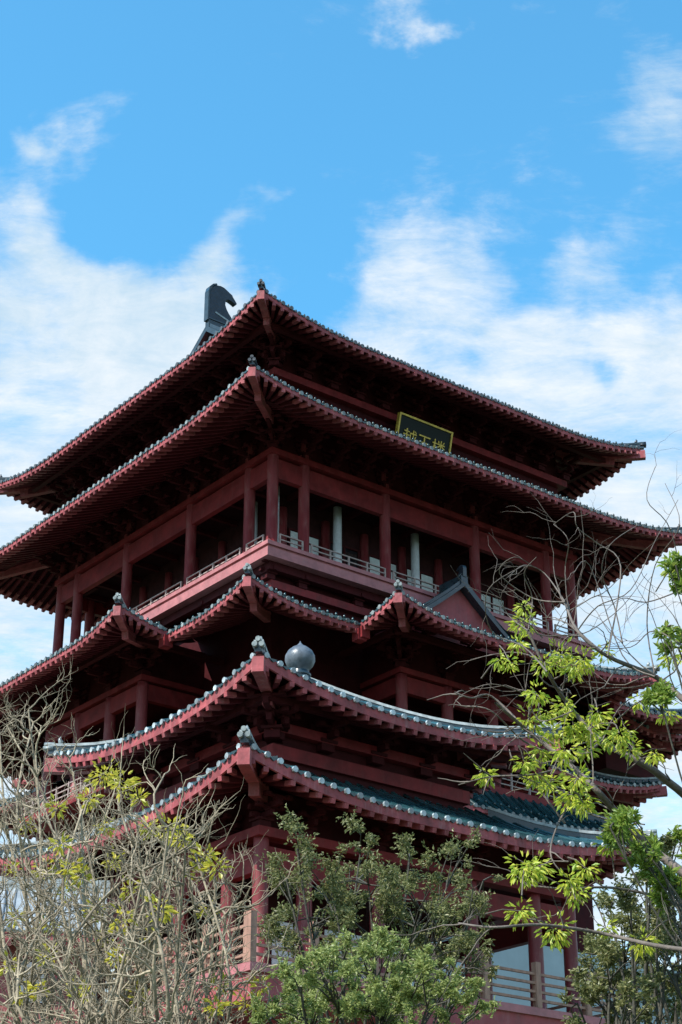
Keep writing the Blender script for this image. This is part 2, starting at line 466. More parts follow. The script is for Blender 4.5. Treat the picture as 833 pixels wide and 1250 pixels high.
# corner bracket: same set turned 45 degrees
cb = copy_part(bset, tower, Matrix.Translation((-CW,-CW,59.85)) @ Matrix.Rotation(-math.pi/4,4,'Z') @ Matrix.Scale(1.35,4,(0,1,0)))
def purlin(z, dist, m, par, ks=(0,1,2,3), w=.34, ex=0):
    for k in ks:
        b = MB(); b.beam((-dist-ex,-dist,z),(dist+ex,-dist,z), w, w)
        o = b.build('eave_purlin', m, par); o.matrix_local = Rz(k)
purlin(61.25, 15.35, M['reddark'], tower)

# ---- second eave
H2, Z2 = 19.0, 54.2
f2 = ring(H2, Z2, .34, .02, H2-CW+.45, 1.0, 9.5)
r2 = roof(tower, 'second_roof', f2, M['tile'], .65, 4.7, soff=6, mend=M['tileend'])
hip_ridges(r2, f2, 5.6, OV=5.0, white=False)
purlin(54.85, 16.6, M['reddark'], tower); purlin(55.6, 15.0, M['reddark'], tower)
# ---- name board hanging between the eaves on the right face
pq = MB(); PW, PH = 4.5, 2.4
pq.box(-PW/2, PW/2, -.08, .08, 0, PH)
plaque = pq.build('name_board', M['board'], tower)
plaque.matrix_local = Matrix.Translation((-1.2, -CW-.55, 56.9)) @ Matrix.Rotation(R(14), 4, 'X')
fr = MB(); t = .13
fr.box(-PW/2-t, PW/2+t, -.16, .12, PH+.002, PH+t); fr.box(-PW/2-t, PW/2+t, -.16, .12, -t, -.002)
fr.box(-PW/2-t, -PW/2-.002, -.158, .118, -.001, PH+.001); fr.box(PW/2+.002, PW/2+t, -.158, .118, -.001, PH+.001)
fr.build('board_frame', M['gold'], plaque)
try:
    cu = bpy.data.curves.new('lettering', 'FONT'); cu.body = '越王楼'; cu.size = 1.25; cu.align_x = 'CENTER'; cu.extrude = .03; cu.space_character = 1.05
    to = bpy.data.objects.new('lettering_curve', cu); COL.objects.link(to)
    dg = bpy.context.evaluated_depsgraph_get(); dg.update()
    me = bpy.data.meshes.new_from_object(to.evaluated_get(dg))
    bpy.data.objects.remove(to)
    me.materials.clear(); me.materials.append(M['gold'])
    lo = bpy.data.objects.new('lettering', me); COL.objects.link(lo); lo.parent = plaque
    lo.matrix_local = Matrix.Translation((0, -.12, .55)) @ Matrix.Rotation(R(90), 4, 'X')
except Exception as ex:
    print('lettering', ex)

# ---- top storey: columns, beams, loggia, balcony
FZ, GZ = 46.85, 51.8
def col_mb(h, r=.36):
    b = MB()
    b.tube([(0,0,0),(0,0,.22),(0,0,.28),(0,0,h*.5),(0,0,h-.4),(0,0,h)], [r*1.25,r*1.25,r*1.02,r,r*.97,r*.94], 18)
    return b
c0 = col_mb(55.2-FZ).build('column', M['redcol'], tower); c0.matrix_local = Matrix.Translation((-CW,-CW,FZ))
done = {(-CW,-CW)}
for k in range(4):
    for x in COLX:
        p = Rz(k) @ Vector((x, -CW, 0)); key = (round(p.x,2), round(p.y,2))
        if key in done: continue
        done.add(key); copy_part(c0, tower, Matrix.Translation((p.x, p.y, FZ)))
face_beam('lintel_beam', GZ, GZ+1.35, CW+.20, .4, M['red'])
face_beam('bracket_beam', GZ+1.55, GZ+1.95, CW+.42, .8, M['red'])
b2 = bracket_mb(3, .78, .40).build('bracket_set', M['reddark'], tower); b2.matrix_local = Matrix.Translation((COLX[0], -CW, GZ+1.95))
brackets(GZ+1.95, CW, BX[1:], b2, (0,)); brackets(GZ+1.95, CW, BX, b2, (3,))
copy_part(b2, tower, Matrix.Translation((-CW,-CW,GZ+1.95)) @ Matrix.Rotation(-math.pi/4,4,'Z') @ Matrix.Scale(1.4,4,(0,1,0)))
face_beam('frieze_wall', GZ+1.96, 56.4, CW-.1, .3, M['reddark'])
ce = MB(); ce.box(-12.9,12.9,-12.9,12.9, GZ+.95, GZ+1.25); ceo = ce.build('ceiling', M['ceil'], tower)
for k in range(4):
    for q in range(-5, 6):
        jb = MB(); jb.box(q*2.4-.14, q*2.4+.14, -12.85, -10.05, GZ+.62, GZ+.947); o = jb.build('ceiling_joist', M['reddark'], ceo); o.matrix_local = Rz(k)
# balcony slab: top lip, shadow groove, edge band
SB = 14.2
sl = MB(); sl.box(-SB,SB,-SB,SB, FZ-.26, FZ); sl.box(-SB+.16,SB-.16,-SB+.16,SB-.16, FZ-.42, FZ-.262); sl.box(-SB+.05,SB-.05,-SB+.05,SB-.05, FZ-1.0, FZ-.422)
sl.build('balcony_slab', M['slab'], tower)
# underside: stepped beams and brackets down to the roof below
face_beam('balcony_beam', FZ-1.55, FZ-1.02, 13.55, .5, M['reddark']); face_beam('balcony_beam', FZ-2.5, FZ-2.0, 13.1, .4, M['red'])
b3 = bracket_mb(1, .5, .4).build('bracket_set', M['reddark'], tower); b3.matrix_local = Matrix.Translation((BX[0], -12.85, FZ-2.0))
brackets(FZ-2.0, 12.85, BX[1::2], b3, (0,)); brackets(FZ-2.0, 12.85, BX[0::2], b3, (3,))
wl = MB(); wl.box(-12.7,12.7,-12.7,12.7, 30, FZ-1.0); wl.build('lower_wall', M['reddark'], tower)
# inner walls with glazed door bays
IW = 10.0
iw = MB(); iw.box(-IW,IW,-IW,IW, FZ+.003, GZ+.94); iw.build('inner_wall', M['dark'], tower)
post0 = MB(); post0.tube([(0,0,0),(0,0,4.9)], [.30,.30], 14); post0 = post0.build('inner_column', M['redcol'], tower); post0.matrix_local = Matrix.Translation((-IW-.1,-IW-.1,FZ))
for k in (0, 3):
    for x in (-6.6, -3.3, 0, 3.3, 6.6, 10.1):
        copy_part(post0, tower, Rz(k) @ Matrix.Translation((x, -IW-.12, FZ)))
    wins = ([-8.3,-5.0,-1.65,1.65,5.0,8.3])
    for x in wins:
        w = MB()
        for sx in (-1.25, 0, 1.25): w.box(x+sx-.07, x+sx+.07, -IW-.16, -IW-.02, FZ+.05, FZ+3.6)
        for zz in (.05, 1.15, 2.9, 3.55): w.box(x-1.18, x-.07, -IW-.15, -IW-.03, FZ+zz, FZ+zz+.1); w.box(x+.07, x+1.18, -IW-.15, -IW-.03, FZ+zz, FZ+zz+.1)
        wo = w.build('door_frame', M['reddark'], tower); wo.matrix_local = Rz(k)
        gl = MB(); gl.box(x-1.18, x+1.18, -IW-.08, -IW-.05, FZ+.15, FZ+3.5); gl.build('door_pane', M['skypane'] if (k == 0 and x in (-8.3, -1.65, 1.65, 8.3)) else M['glass'], wo)
# pale grey pillars in the loggia
for k, xs in ((0, (-11.6, -6.5, .2)), (3, (8.5,))):
    for x in xs:
        b = MB(); b.tube([(0,0,0),(0,0,.3),(0,0,.32),(0,0,.95),(0,0,1.0),(0,0,5.56)], [.5,.5,.42,.42,.30,.28], 18)
        o = b.build('pale_pillar', M['pale'], tower); o.matrix_local = Rz(k) @ Matrix.Translation((x, -11.3, FZ))
def balustrade(par, p0, p1, z, h, rails, post=.07, step=1.75, m=None, rr=.035, name='balustrade', tall=None, pickets=0):
    b = MB(); p0 = Vector((p0[0],p0[1],0)); p1 = Vector((p1[0],p1[1],0)); L_ = (p1-p0).length
    n = max(1, round(L_/step))
    for q in rails: b.beam(p0+Vector((0,0,z+q)), p1+Vector((0,0,z+q)), rr*2, rr*2)
    for k in range(n+1):
        c = p0 + (p1-p0)*k/n
        b.beam(c+Vector((0,0,z)), c+Vector((0,0,z+(tall or h))), post*2, post*2, up=(0,1,0))
    return b.build(name, m or M['rail'], par)
for k in range(4):
    for a, b in zip(COLX[:-1], COLX[1:]):
        o = balustrade(tower, (a+.36, -CW-.38), (b-.36, -CW-.38), FZ, 1.0, (.28,.62,.97), .05, 1.7, rr=.036)
        o.matrix_local = Rz(k)

# ---- cruciform skirt roof of the middle tier
ZC, MC, WC, wc = 40.55, 18.9, 22.4, 10.7
AC, BC = .36, .024
def tier_faces(k, gable):
    c, s = [(1,0),(0,1),(-1,0),(0,-1)][k]
    def T(x, y): return (c*x-s*y, s*x+c*y)
    D = MC-12.75
    dk = dict(lift=1.05, Rl=6.0)
    out = []
    out.append(Face(T(-MC,-MC), T(-wc,-MC), 'hip', 'valley', ZC, AC, BC, D, **dk))
    out.append(Face(T(-wc,-MC), T(-wc,-WC), 'valley', 'hip', ZC, AC, BC, wc if gable else D+3.6, g=6.1 if gable else None, xlim=(-4.2, 99) , **dk))
    out.append(Face(T(-wc,-WC), T(wc,-WC), 'hip', 'hip', ZC, AC, BC, 6.1 if gable else 7.6, **dk))
    out.append(Face(T(wc,-WC), T(wc,-MC), 'hip', 'valley', ZC, AC, BC, wc if gable else D+3.6, g=6.1 if gable else None, xlim=(-99, WC-MC+4.2), **dk))
    out.append(Face(T(wc,-MC), T(MC,-MC), 'valley', 'hip', ZC, AC, BC, D, **dk))
    return out
allf = []
for k in range(4): allf += tier_faces(k, k == 0)
r3 = roof(tower, 'middle_roof', allf, M['tileteal'], .62, 5.0, soff=6.2)
hip_ridges(r3, allf, 5.4, OV=5.0)
for F in allf:
    if F.c1 == 'valley' or F.c0 == 'valley':
        if F.c0 == 'valley' and F.L > 4.5: continue
        c = F.P(F.L if F.c1 == 'valley' else 0, .15, -.62)
        vl = MB(); vl.box(c.x-.3, c.x+.3, c.y-.3, c.y+.3, c.z-.45, c.z+.25); vl.build('valley_block', M['red'], r3)
# wing gable on the right face
zp = lambda y: ZC + AC*(wc-abs(y)) + BC*(wc-abs(y))**2
gy = -(WC-6.1)
gw = MB(); vg = MB(); rr_ = MB()
xs = [-(wc-6.1)+2*(wc-6.1)*j/16 for j in range(17)]
for a, b in zip(xs[:-1], xs[1:]):
    gw.quad((a,gy+.5,zp(wc-6.1)-.1),(b,gy+.5,zp(wc-6.1)-.1),(b,gy+.5,zp(b)),(a,gy+.5,zp(a)))
    for (y0, y1, z0, z1) in ((gy-.12, gy+.45, -.35, -.02), (gy-.02, gy+.3, .0, .26)):
        vg.hexa([(a,y0,zp(a)+z0),(b,y0,zp(b)+z0),(b,y1,zp(b)+z0),(a,y1,zp(a)+z0),(a,y0,zp(a)+z1),(b,y0,zp(b)+z1),(b,y1,zp(b)+z1),(a,y1,zp(a)+z1)])
gw.build('gable_wall', M['pinkwall'], r3); vg.build('verge_ridge', M['ridge'], r3)
rr_.box(-.28,.28, gy-.1, -SB-.02, zp(0)-.3, zp(0)+.35); rr_.build('wing_ridge', M['ridge'], r3)
owl(1, 0, zp(0)+.3, .26, r3, .25, 'y', gy-.1)

# ---- wing bodies and middle storey
WH = 5.6
def wing(k):
    WW = 17.3 if k == 3 else 16.5
    Mx = Rz(k)
    def put(mb, name, m): o = mb.build(name, m, tower); o.matrix_local = Mx; return o
    b = MB(); b.box(-WH-.2, WH+.2, -WW-.2, -WW+.2, 38.15, 39.2); b.box(-WH-.2, -WH+.2, -WW+.202, -12.9, 38.15, 39.2); b.box(WH-.2, WH+.2, -WW+.202, -12.9, 38.15, 39.2)
    put(b, 'wing_beam', M['red'])
    b = MB(); b.box(-WH+.1, WH-.1, -WW+.12, -12.72, 39.25, 42.4); put(b, 'wing_frieze', M['reddark'])
    b = MB(); b.box(-WH-.35, WH+.35, -WW-.35, -WW+.4, 39.35, 39.7); b.box(-WH-.35, -WH+.35, -WW+.402, -12.9, 39.35, 39.7); b.box(WH-.35, WH+.35, -WW+.402, -12.9, 39.35, 39.7); put(b, 'bracket_beam', M['red'])
    b = MB(); b.beam((-WH-2.4,-WW-2.4,40.9),(WH+2.4,-WW-2.4,40.9),.32,.32); b.beam((-WH-2.4,-WW-2.2,40.9),(-WH-2.4,-13,40.9),.32,.32); b.beam((WH+2.4,-WW-2.2,40.9),(WH+2.4,-13,40.9),.32,.32)
    put(b, 'eave_purlin', M['reddark'])
    for x, y in ((-WH,-WW),(WH,-WW),(-1.9,-WW),(1.9,-WW)):
        o = col_mb(39.3-33.2, .37).build('column', M['redcol'], tower); o.matrix_local = Mx @ Matrix.Translation((x, y, 33.2))
    if k in (0, 3):
        for x in (-WH, -1.9, 1.9, WH): copy_part(b2, tower, Mx @ Matrix.Translation((x, -WW, 39.7)))
        copy_part(b2, tower, Mx @ Matrix.Translation((-WH, -WW, 39.7)) @ Matrix.Rotation(-math.pi/2,4,'Z'))
        copy_part(b2, tower, Mx @ Matrix.Translation((-WH, -WW, 39.7)) @ Matrix.Rotation(-math.pi/4,4,'Z') @ Matrix.Scale(1.3,4,(0,1,0)))
        copy_part(b2, tower, Mx @ Matrix.Translation((WH, -WW, 39.7)) @ Matrix.Rotation(math.pi/2,4,'Z'))
    # wing balcony floor and rail, skirt roof beneath
    b = MB(); b.box(-WH-1.3, WH+1.3, -WW-1.2, -12.72, 32.75, 33.2); put(b, 'wing_floor', M['red'])
    for p0, p1 in (((-WH-1.2,-WW-1.1),(WH+1.2,-WW-1.1)),((-WH-1.2,-WW-1.0),(-WH-1.2,-14.4)),((WH+1.2,-WW-1.0),(WH+1.2,-14.4))):
        o = balustrade(tower, p0, p1, 33.2, 1.1, (.3,.65,1.0), .06, 1.6); o.matrix_local = Mx
    b = MB(); b.box(-4.9, 4.9, -14.2, -12.75, 33.22, 37.9); put(b, 'wing_wall', M['dark'])
for k in range(4): wing(k)
# main body columns of the middle storey at the corners, floor with rail
b = MB(); b.box(-14.3,14.3,-14.3,14.3, 31.0, 31.5); b.build('terrace_floor', M['red'], tower)
for k in range(4):
    o = col_mb(36.5-31.5, .38).build('column', M['redcol'], tower); o.matrix_local = Rz(k) @ Matrix.Translation((-CW-.1,-CW-.1,31.5))
    for a, b in ((-14.2,-6.9),(6.9,14.2)):
        o = balustrade(tower, (a,-14.2), (b,-14.2), 31.5, 1.15, (.3,.65,1.0), .07, 1.6); o.matrix_local = Rz(k)
face_beam('lintel_beam', 34.6, 35.6, CW+.1, .4, M['red'])
# lower eave between the wings
for k in range(4):
    c, s_ = [(1,0),(0,1),(-1,0),(0,-1)][k]
    T = lambda x, y: (c*x-s_*y, s_*x+c*y)
    fl = [Face(T(-16.9,-16.9), T(-6.3,-16.9), 'hip', 'flat', 35.75, .36, .03, 4.1, 1.0, 6.5),
          Face(T(-16.9,-6.3), T(-16.9,-16.9), 'flat', 'hip', 35.75, .36, .03, 4.1, 1.0, 6.5)]
    r4 = roof(tower, 'corner_skirt_roof', fl, M['tileteal'], .62, 3.7, soff=4.0)
    hip_ridges(r4, fl, 4.0, OV=3.8)
# wing skirt roof (right face), dark green slope under the wing balcony
sk = [Face((-9.2,-14.3),(-9.2,-19.6),'flat','hip',30.95,.78,.08,2.4,.8,5.5), Face((-9.2,-19.6),(9.2,-19.6),'hip','hip',30.95,.78,.08,2.4,.8,5.5), Face((9.2,-19.6),(9.2,-14.3),'hip','flat',30.95,.78,.08,2.4,.8,5.5)]
r5 = roof(tower, 'wing_skirt_roof', sk, M['tileteal'], .62, 2.6, soff=2.4)
hip_ridges(r5, sk, 2.4, OV=2.2)
# right rear annex: small hipped roof reaching past the corner
an = ring(4.4, 40.6, .36, .04, 4.4, 1.1, 4.4, None, 17.2, -12.2)
r6 = roof(tower, 'annex_roof', an, M['tile'], .62, 2.4, soff=2.6)
hip_ridges(r6, an, 4.2, OV=2.4, white=False)
b = MB(); b.box(14.3, 19.5, -14.4, -9.5, 37.9, 41.3); b.build('annex_wall', M['reddark'], tower)
# base: lower storeys and podium
b = MB(); b.box(-13.3,13.3,-13.3,13.3, 12.0, 30.95); b.build('base_wall', M['reddark'], tower)
b = MB(); b.box(-17.5,17.5,-17.5,17.5, 11.995, 24.0); b.build('pale_base_wall', M['palewall'], tower)
WW = 16.5
b = MB(); b.box(-WH-.6, WH+.6, -WW-.3, WW+.3, 12.0, 31.2); b.box(-WW-.3, WW+.3, -WH-.6, WH+.6, 12.01, 31.19); b.build('base_wing_wall', M['reddark'], tower)
b = MB(); b.box(-21,21,-21,21, -CAMZ-.2, 11.99); b.build('podium', M['stone'], tower)

# ================================================================== CORNER PAVILION
PC = Vector((-27.6, -35.5))
pw = TOWER + Vector((PC.x*math.cos(YAW)-PC.y*math.sin(YAW), PC.x*math.sin(YAW)+PC.y*math.cos(YAW), 0))
pav = thing('double_eaved_pavilion', 'lower red pavilion with lotus bud finial and two teal tiled eaves', 'pavilion', pw, YAW)
PU, PZ = 7.75, 24.25
fu = ring(PU, PZ, .33, .022, PU, 1.05, 7.6)
p1 = roof(pav, 'upper_roof', fu, M['tileteal'], .62, 3.0, soff=3.6, mend=M['tileglint'], fh=.44, dsz=.19, knob=False)
hip_ridges(p1, fu, PU-.3, OV=3.2)
zt = PZ+.33*PU+.022*PU*PU
b = MB(); b.lathe((0,0,zt-.3), [(.8,0),(.8,.25),(.55,.35),(.45,.6)], 24); fb = b.build('finial_base', M['orn'], pav)
b = MB(); b.lathe((0,0,zt+.38), [(q*.74,z_*.76) for q,z_ in [(.50,0),(.46,.18),(.60,.30),(.80,.52),(.92,.82),(.90,1.12),(.74,1.42),(.48,1.64),(.22,1.78),(.07,1.93),(.01,2.08)]], 28); b.build('lotus_finial', M['lotus'], pav)
b = MB(); b.lathe((0,0,zt+.2), [(.40,0),(.50,.06),(.50,.16),(.38,.24),(.42,.30)], 24); b.build('finial_ring', M['ridge'], pav)
# lower roof, rectangular, extends to the right
lx0, lx1, ly0, ly1 = -9.6, 11.2, -9.6, 9.4
cs = [(lx0,ly0),(lx1,ly0),(lx1,ly1),(lx0,ly1)]
fw = [Face(cs[k], cs[(k+1)%4], 'hip', 'hip', 19.7, .36, .03, 4.9, 1.1, 8.0) for k in range(4)]
p2 = roof(pav, 'lower_roof', fw, M['tileteal'], .62, 2.6, soff=4.2, mend=M['tileglint'], fh=.44, dsz=.19, knob=False)
hip_ridges(p2, fw, 4.7, OV=2.9)
# upper storey wall and brackets
b = MB(); b.box(-5.0,5.0,-5.0,5.0, 20.2, 25.2); b.build('upper_wall', M['reddark'], pav)
for k in range(4):
    for (z0, z1, hf) in ((22.3,22.85,5.2),(23.3,23.7,5.45)):
        b = MB(); b.box(-hf,hf-.403,-hf,-hf+.4,z0,z1); o = b.build('tie_beam', M['red'], pav); o.matrix_local = Rz(k)
    b = MB(); b.beam((-6.4,-6.4,24.15),(6.4,-6.4,24.15),.3,.3); o = b.build('eave_purlin', M['reddark'], pav); o.matrix_local = Rz(k)
pb = bracket_mb(2, .62, .36).build('bracket_set', M['reddark'], pav); pb.matrix_local = Matrix.Translation((-5.1,-5.1,23.0))
for k in (0, 3):
    for x in ((-2.6,0,2.6,5.1) if k == 0 else (-5.1,-2.6,0,2.6,5.1)):
        copy_part(pb, pav, Rz(k) @ Matrix.Translation((x,-5.1,23.0)))
copy_part(pb, pav, Matrix.Translation((-5.1,-5.1,23.0)) @ Matrix.Rotation(-math.pi/4,4,'Z') @ Matrix.Scale(1.4,4,(0,1,0)))
# loggia storey
PF = 13.2
bx0, bx1, by0, by1 = -8.9, 10.4, -9.2, 9.0
b = MB(); b.box(bx0,bx1,by0,by1,PF-.3,PF); b.build('balcony_slab', M['slab'], pav)
b = MB(); b.box(bx0+.12,bx1-.12,by0+.12,by1-.12,PF-1.25,PF-.303); b.build('slab_edge_beam', M['pinkwall'], pav)
cx0, cx1, cy0, cy1 = -7.1, 8.7, -7.2, 7.2
colp = []
for x in (cx0, cx0+2.0, -1.6, 3.2, cx1-2.0, cx1):
    colp += [(x,cy0),(x,cy1)]
for y in (cy0+2.0, -2.0, 2.0, cy1-2.0): colp += [(cx0,y),(cx1,y)]
pc = None
for x, y in colp:
    if pc is None:
        pc = col_mb(5.2,.30).build('column', M['redcol'], pav); pc.matrix_local = Matrix.Translation((x,y,PF))
    else: copy_part(pc, pav, Matrix.Translation((x,y,PF)))
for (z0, z1, e) in ((17.0,17.95,.18),(18.25,18.6,.4)):
    for rc in ((cx0-e,cx1+e,cy0-e,cy0+.2),(cx0-e,cx1+e,cy1-.2,cy1+e),(cx0-e,cx0+.2,cy0+.203,cy1-.203),(cx1-.2,cx1+e,cy0+.203,cy1-.203)):
        b = MB(); b.box(rc[0],rc[1],rc[2],rc[3],z0,z1); b.build('lintel_beam', M['red'], pav)
b = MB(); b.box(cx0+.3,cx1-.3,cy0+.3,cy1-.3,18.62,20.2); b.build('frieze_wall', M['reddark'], pav)
for x in (cx0, cx0+2.0, -1.6, .8, 3.2, cx1-2, cx1): copy_part(pb, pav, Matrix.Translation((x, cy0, 18.6)) @ Matrix.Scale(.8,4))
for y in (cy0+2, -2, 0, 2, cy1-2, cy1): copy_part(pb, pav, Matrix.Translation((cx0, y, 18.6)) @ Matrix.Rotation(-math.pi/2,4,'Z') @ Matrix.Scale(.8,4))
b = MB(); b.box(-5.0,-.2,-4.8,4.8,PF+.003,18.5); core = b.build('inner_wall', M['dark'], pav)
for k, x in enumerate((-3.9,-1.4)):
    w = MB(); w.box(x-1.1,x+1.1,-4.94,-4.82,PF+.2,PF+2.9); wo = w.build('window_frame', M['reddark'], pav)
    gl = MB(); gl.box(x-1.0,x-.05,-4.98,-4.945,PF+.35,PF+2.75); gl.box(x+.05,x+1.0,-4.98,-4.945,PF+.35,PF+2.75); gl.build('window_pane', M['skypane'], wo)
for p0_, p1_ in (((bx0+.12,by0+.12),(bx1-.12,by0+.12)),((bx0+.12,by0+.3),(bx0+.12,by1-.12)),((bx1-.12,by0+.3),(bx1-.12,by1-.12)),((bx0+.3,by1-.12),(bx1-.3,by1-.12))):
    balustrade(pav, p0_, p1_, PF, 1.35, (.30,.62,.95,1.3), .13, 2.6, M['railwood'], .05, tall=1.75)
# lower storey
b = MB(); b.box(-5.5,7.0,-5.6,5.6,-CAMZ+.5,PF-1.253); b.build('base_wall', M['reddark'], pav)
for x, y in colp[::2] + colp[1::2]:
    o = copy_part(pc, pav, Matrix.Translation((x,y,PF-1.25-5.2*1.3)) @ Matrix.Scale(1.3,4,(0,0,1)))
b = MB(); b.box(-9.5,11,-9.6,9.6,-CAMZ-.2,PF-8.02); b.build('podium', M['stone'], pav)

# ================================================================== SIDE HALL (pale tiled roof, far left)
hc = at(25, 1133, 66)
hall = thing('side_hall', 'low side hall with pale blue grey tiled roof behind the bare shrubs', 'hall', (hc.x-1.5, hc.y, 0), R(8))
ez = hc.z
hf = [Face((-7,0),(4.6,0),'flat','flat',ez,.50,.06,3.4,.3,3), Face((4.6,6.8),(-7,6.8),'flat','flat',ez,.50,.06,3.4,.3,3)]
hr = roof(hall, 'tiled_roof', hf, M['grey'], .42, 1.0, soff=1.2, knob=False)
b = MB(); zt2 = ez+.5*3.4+.06*3.4**2; b.box(-7.1,4.7,3.2,3.6,zt2-.2,zt2+.35); b.build('roof_ridge', M['ridgetop'], hall)
b = MB(); b.box(-6.6,4.2,.9,5.9,-.1,ez-.05); b.build('wall', M['pinkwall'], hall)
for x in (-5.8,-3.2,-.6,2.0):
    b = MB(); b.box(x-.6,x+.6,.80,.88,ez-2.6,ez-.9); wo = b.build('window_frame', M['reddark'], hall)
    b = MB(); b.box(x-.48,x+.48,.76,.795,ez-2.48,ez-1.02); b.build('window_pane', M['glass'], wo)

# ================================================================== GROUND
b = MB(); b.quad((-1500,-1500,0),(1500,-1500,0),(1500,1500,0),(-1500,1500,0))
b.build('ground', mat('ground_grass', (.06,.075,.03), .95, .5, .3, bump=.4), None, 'structure')

# ================================================================== TREES
def wander(p, d, length, n, jit, trop=Vector((0,0,.1)), rg=rnd):
    pts = [Vector(p)]; d = Vector(d).normalized()
    for k in range(n):
        d = (d + Vector((rg.gauss(0,jit), rg.gauss(0,jit), rg.gauss(0,jit))) + trop).normalized()
        pts.append(pts[-1] + d*length/n)
    return pts
class Tree:
    def __init__(s, seed): s.tr = MB(); s.br = MB(); s.lf = MB(); s.lf2 = MB(); s.tips = []; s.rg = random.Random(seed)
    def limb(s, pts, r0, r1, big=False, n=6):
        m = len(pts); rs = [r0+(r1-r0)*(k/(m-1))**.8 for k in range(m)]
        (s.tr if big else s.br).tube(pts, rs, n, cap=False)
    def leaf(s, p, d, size, w=.42, mb=None, curl=.25):
        rg = s.rg; d = Vector(d).normalized()
        sd = d.cross(Vector((rg.gauss(0,1), rg.gauss(0,1), rg.gauss(0,1)+.4)))
        if sd.length < 1e-3: return
        sd.normalize(); up = sd.cross(d)
        a = Vector(p); L_ = size
        mb = mb or s.lf
        n = len(mb.v)
        mb.v += [tuple(a), tuple(a+d*L_*.5+sd*L_*w*.5+up*L_*curl*.3), tuple(a+d*L_-up*L_*curl*.5), tuple(a+d*L_*.5-sd*L_*w*.5+up*L_*curl*.3)]
        mb.f.append((n,n+1,n+2,n+3)); mb.sm.append(False)
    def tuft(s, p, r, n, size, droop=.35, mb=None, w=.4):
        rg = s.rg
        for k in range(n):
            d = Vector((rg.gauss(0,1), rg.gauss(0,1), rg.gauss(0,.8)-droop)).normalized()
            q = Vector(p) + d*r*rg.random()**.6*.8
            s.leaf(q, d+Vector((0,0,-droop*.8)), size*rg.uniform(.6,1.25), w, mb)
    def grow(s, p, d, length, r, depth, jit=.16, trop=Vector((0,0,.06)), kids=(2,4), shrink=.62, spread=.75, tipfn=None, twigs=5):
        rg = s.rg; n = 5 if depth > 0 else 4
        pts = wander(p, d, length, n, jit, trop, rg)
        s.limb(pts, r, r*.55 if depth > 0 else r*.35, False, twigs)
        if depth == 0:
            s.tips.append((pts[-1], (pts[-1]-pts[-2]).normalized()))
            if tipfn: tipfn(pts)
            return
        for k in range(rg.randint(*kids)):
            t = rg.uniform(.3, 1.0); q = t*n; j = min(int(q), n-1); pp = pts[j].lerp(pts[j+1], q-j)
            dd = (pts[j+1]-pts[j]).normalized()
            nd = (dd + Vector((rg.gauss(0,spread), rg.gauss(0,spread), rg.gauss(0,spread*.7)))).normalized()
            s.grow(pp, nd, length*shrink*rg.uniform(.7,1.2), r*(.62-.15*t), depth-1, jit, trop, kids, shrink, spread, tipfn, twigs)
        s.grow(pts[-1], (pts[-1]-pts[-2]), length*shrink, r*.55, depth-1, jit, trop, kids, shrink, spread, tipfn, twigs)
    def finish(s, name, label, cat, base, bark, leaf, group=None, leaf2=None, l2name='young_leaves'):
        root = thing(name, label, cat, base, 0, group)
        off = Vector(base)
        for mb, nm, mt in ((s.tr,'trunk',bark),(s.br,'branches',bark),(s.lf,'crown',leaf),(s.lf2,l2name,leaf2)):
            if mb.v:
                mb.v = [(v[0]-off.x, v[1]-off.y, v[2]-off.z) for v in mb.v]
                mb.build(nm, mt, root)
        return root
def gnd(v): return Vector((v.x, v.y, 0))
def spline(P, n=6):
    out = []
    for k in range(len(P)-1):
        p0 = P[max(k-1,0)]; p1 = P[k]; p2 = P[k+1]; p3 = P[min(k+2,len(P)-1)]
        for j in range(n):
            t = j/n
            out.append(.5*((2*p1)+(p2-p0)*t+(2*p0-5*p1+4*p2-p3)*t*t+(3*p1-p0-3*p2+p3)*t**3))
    out.append(P[-1]); return out

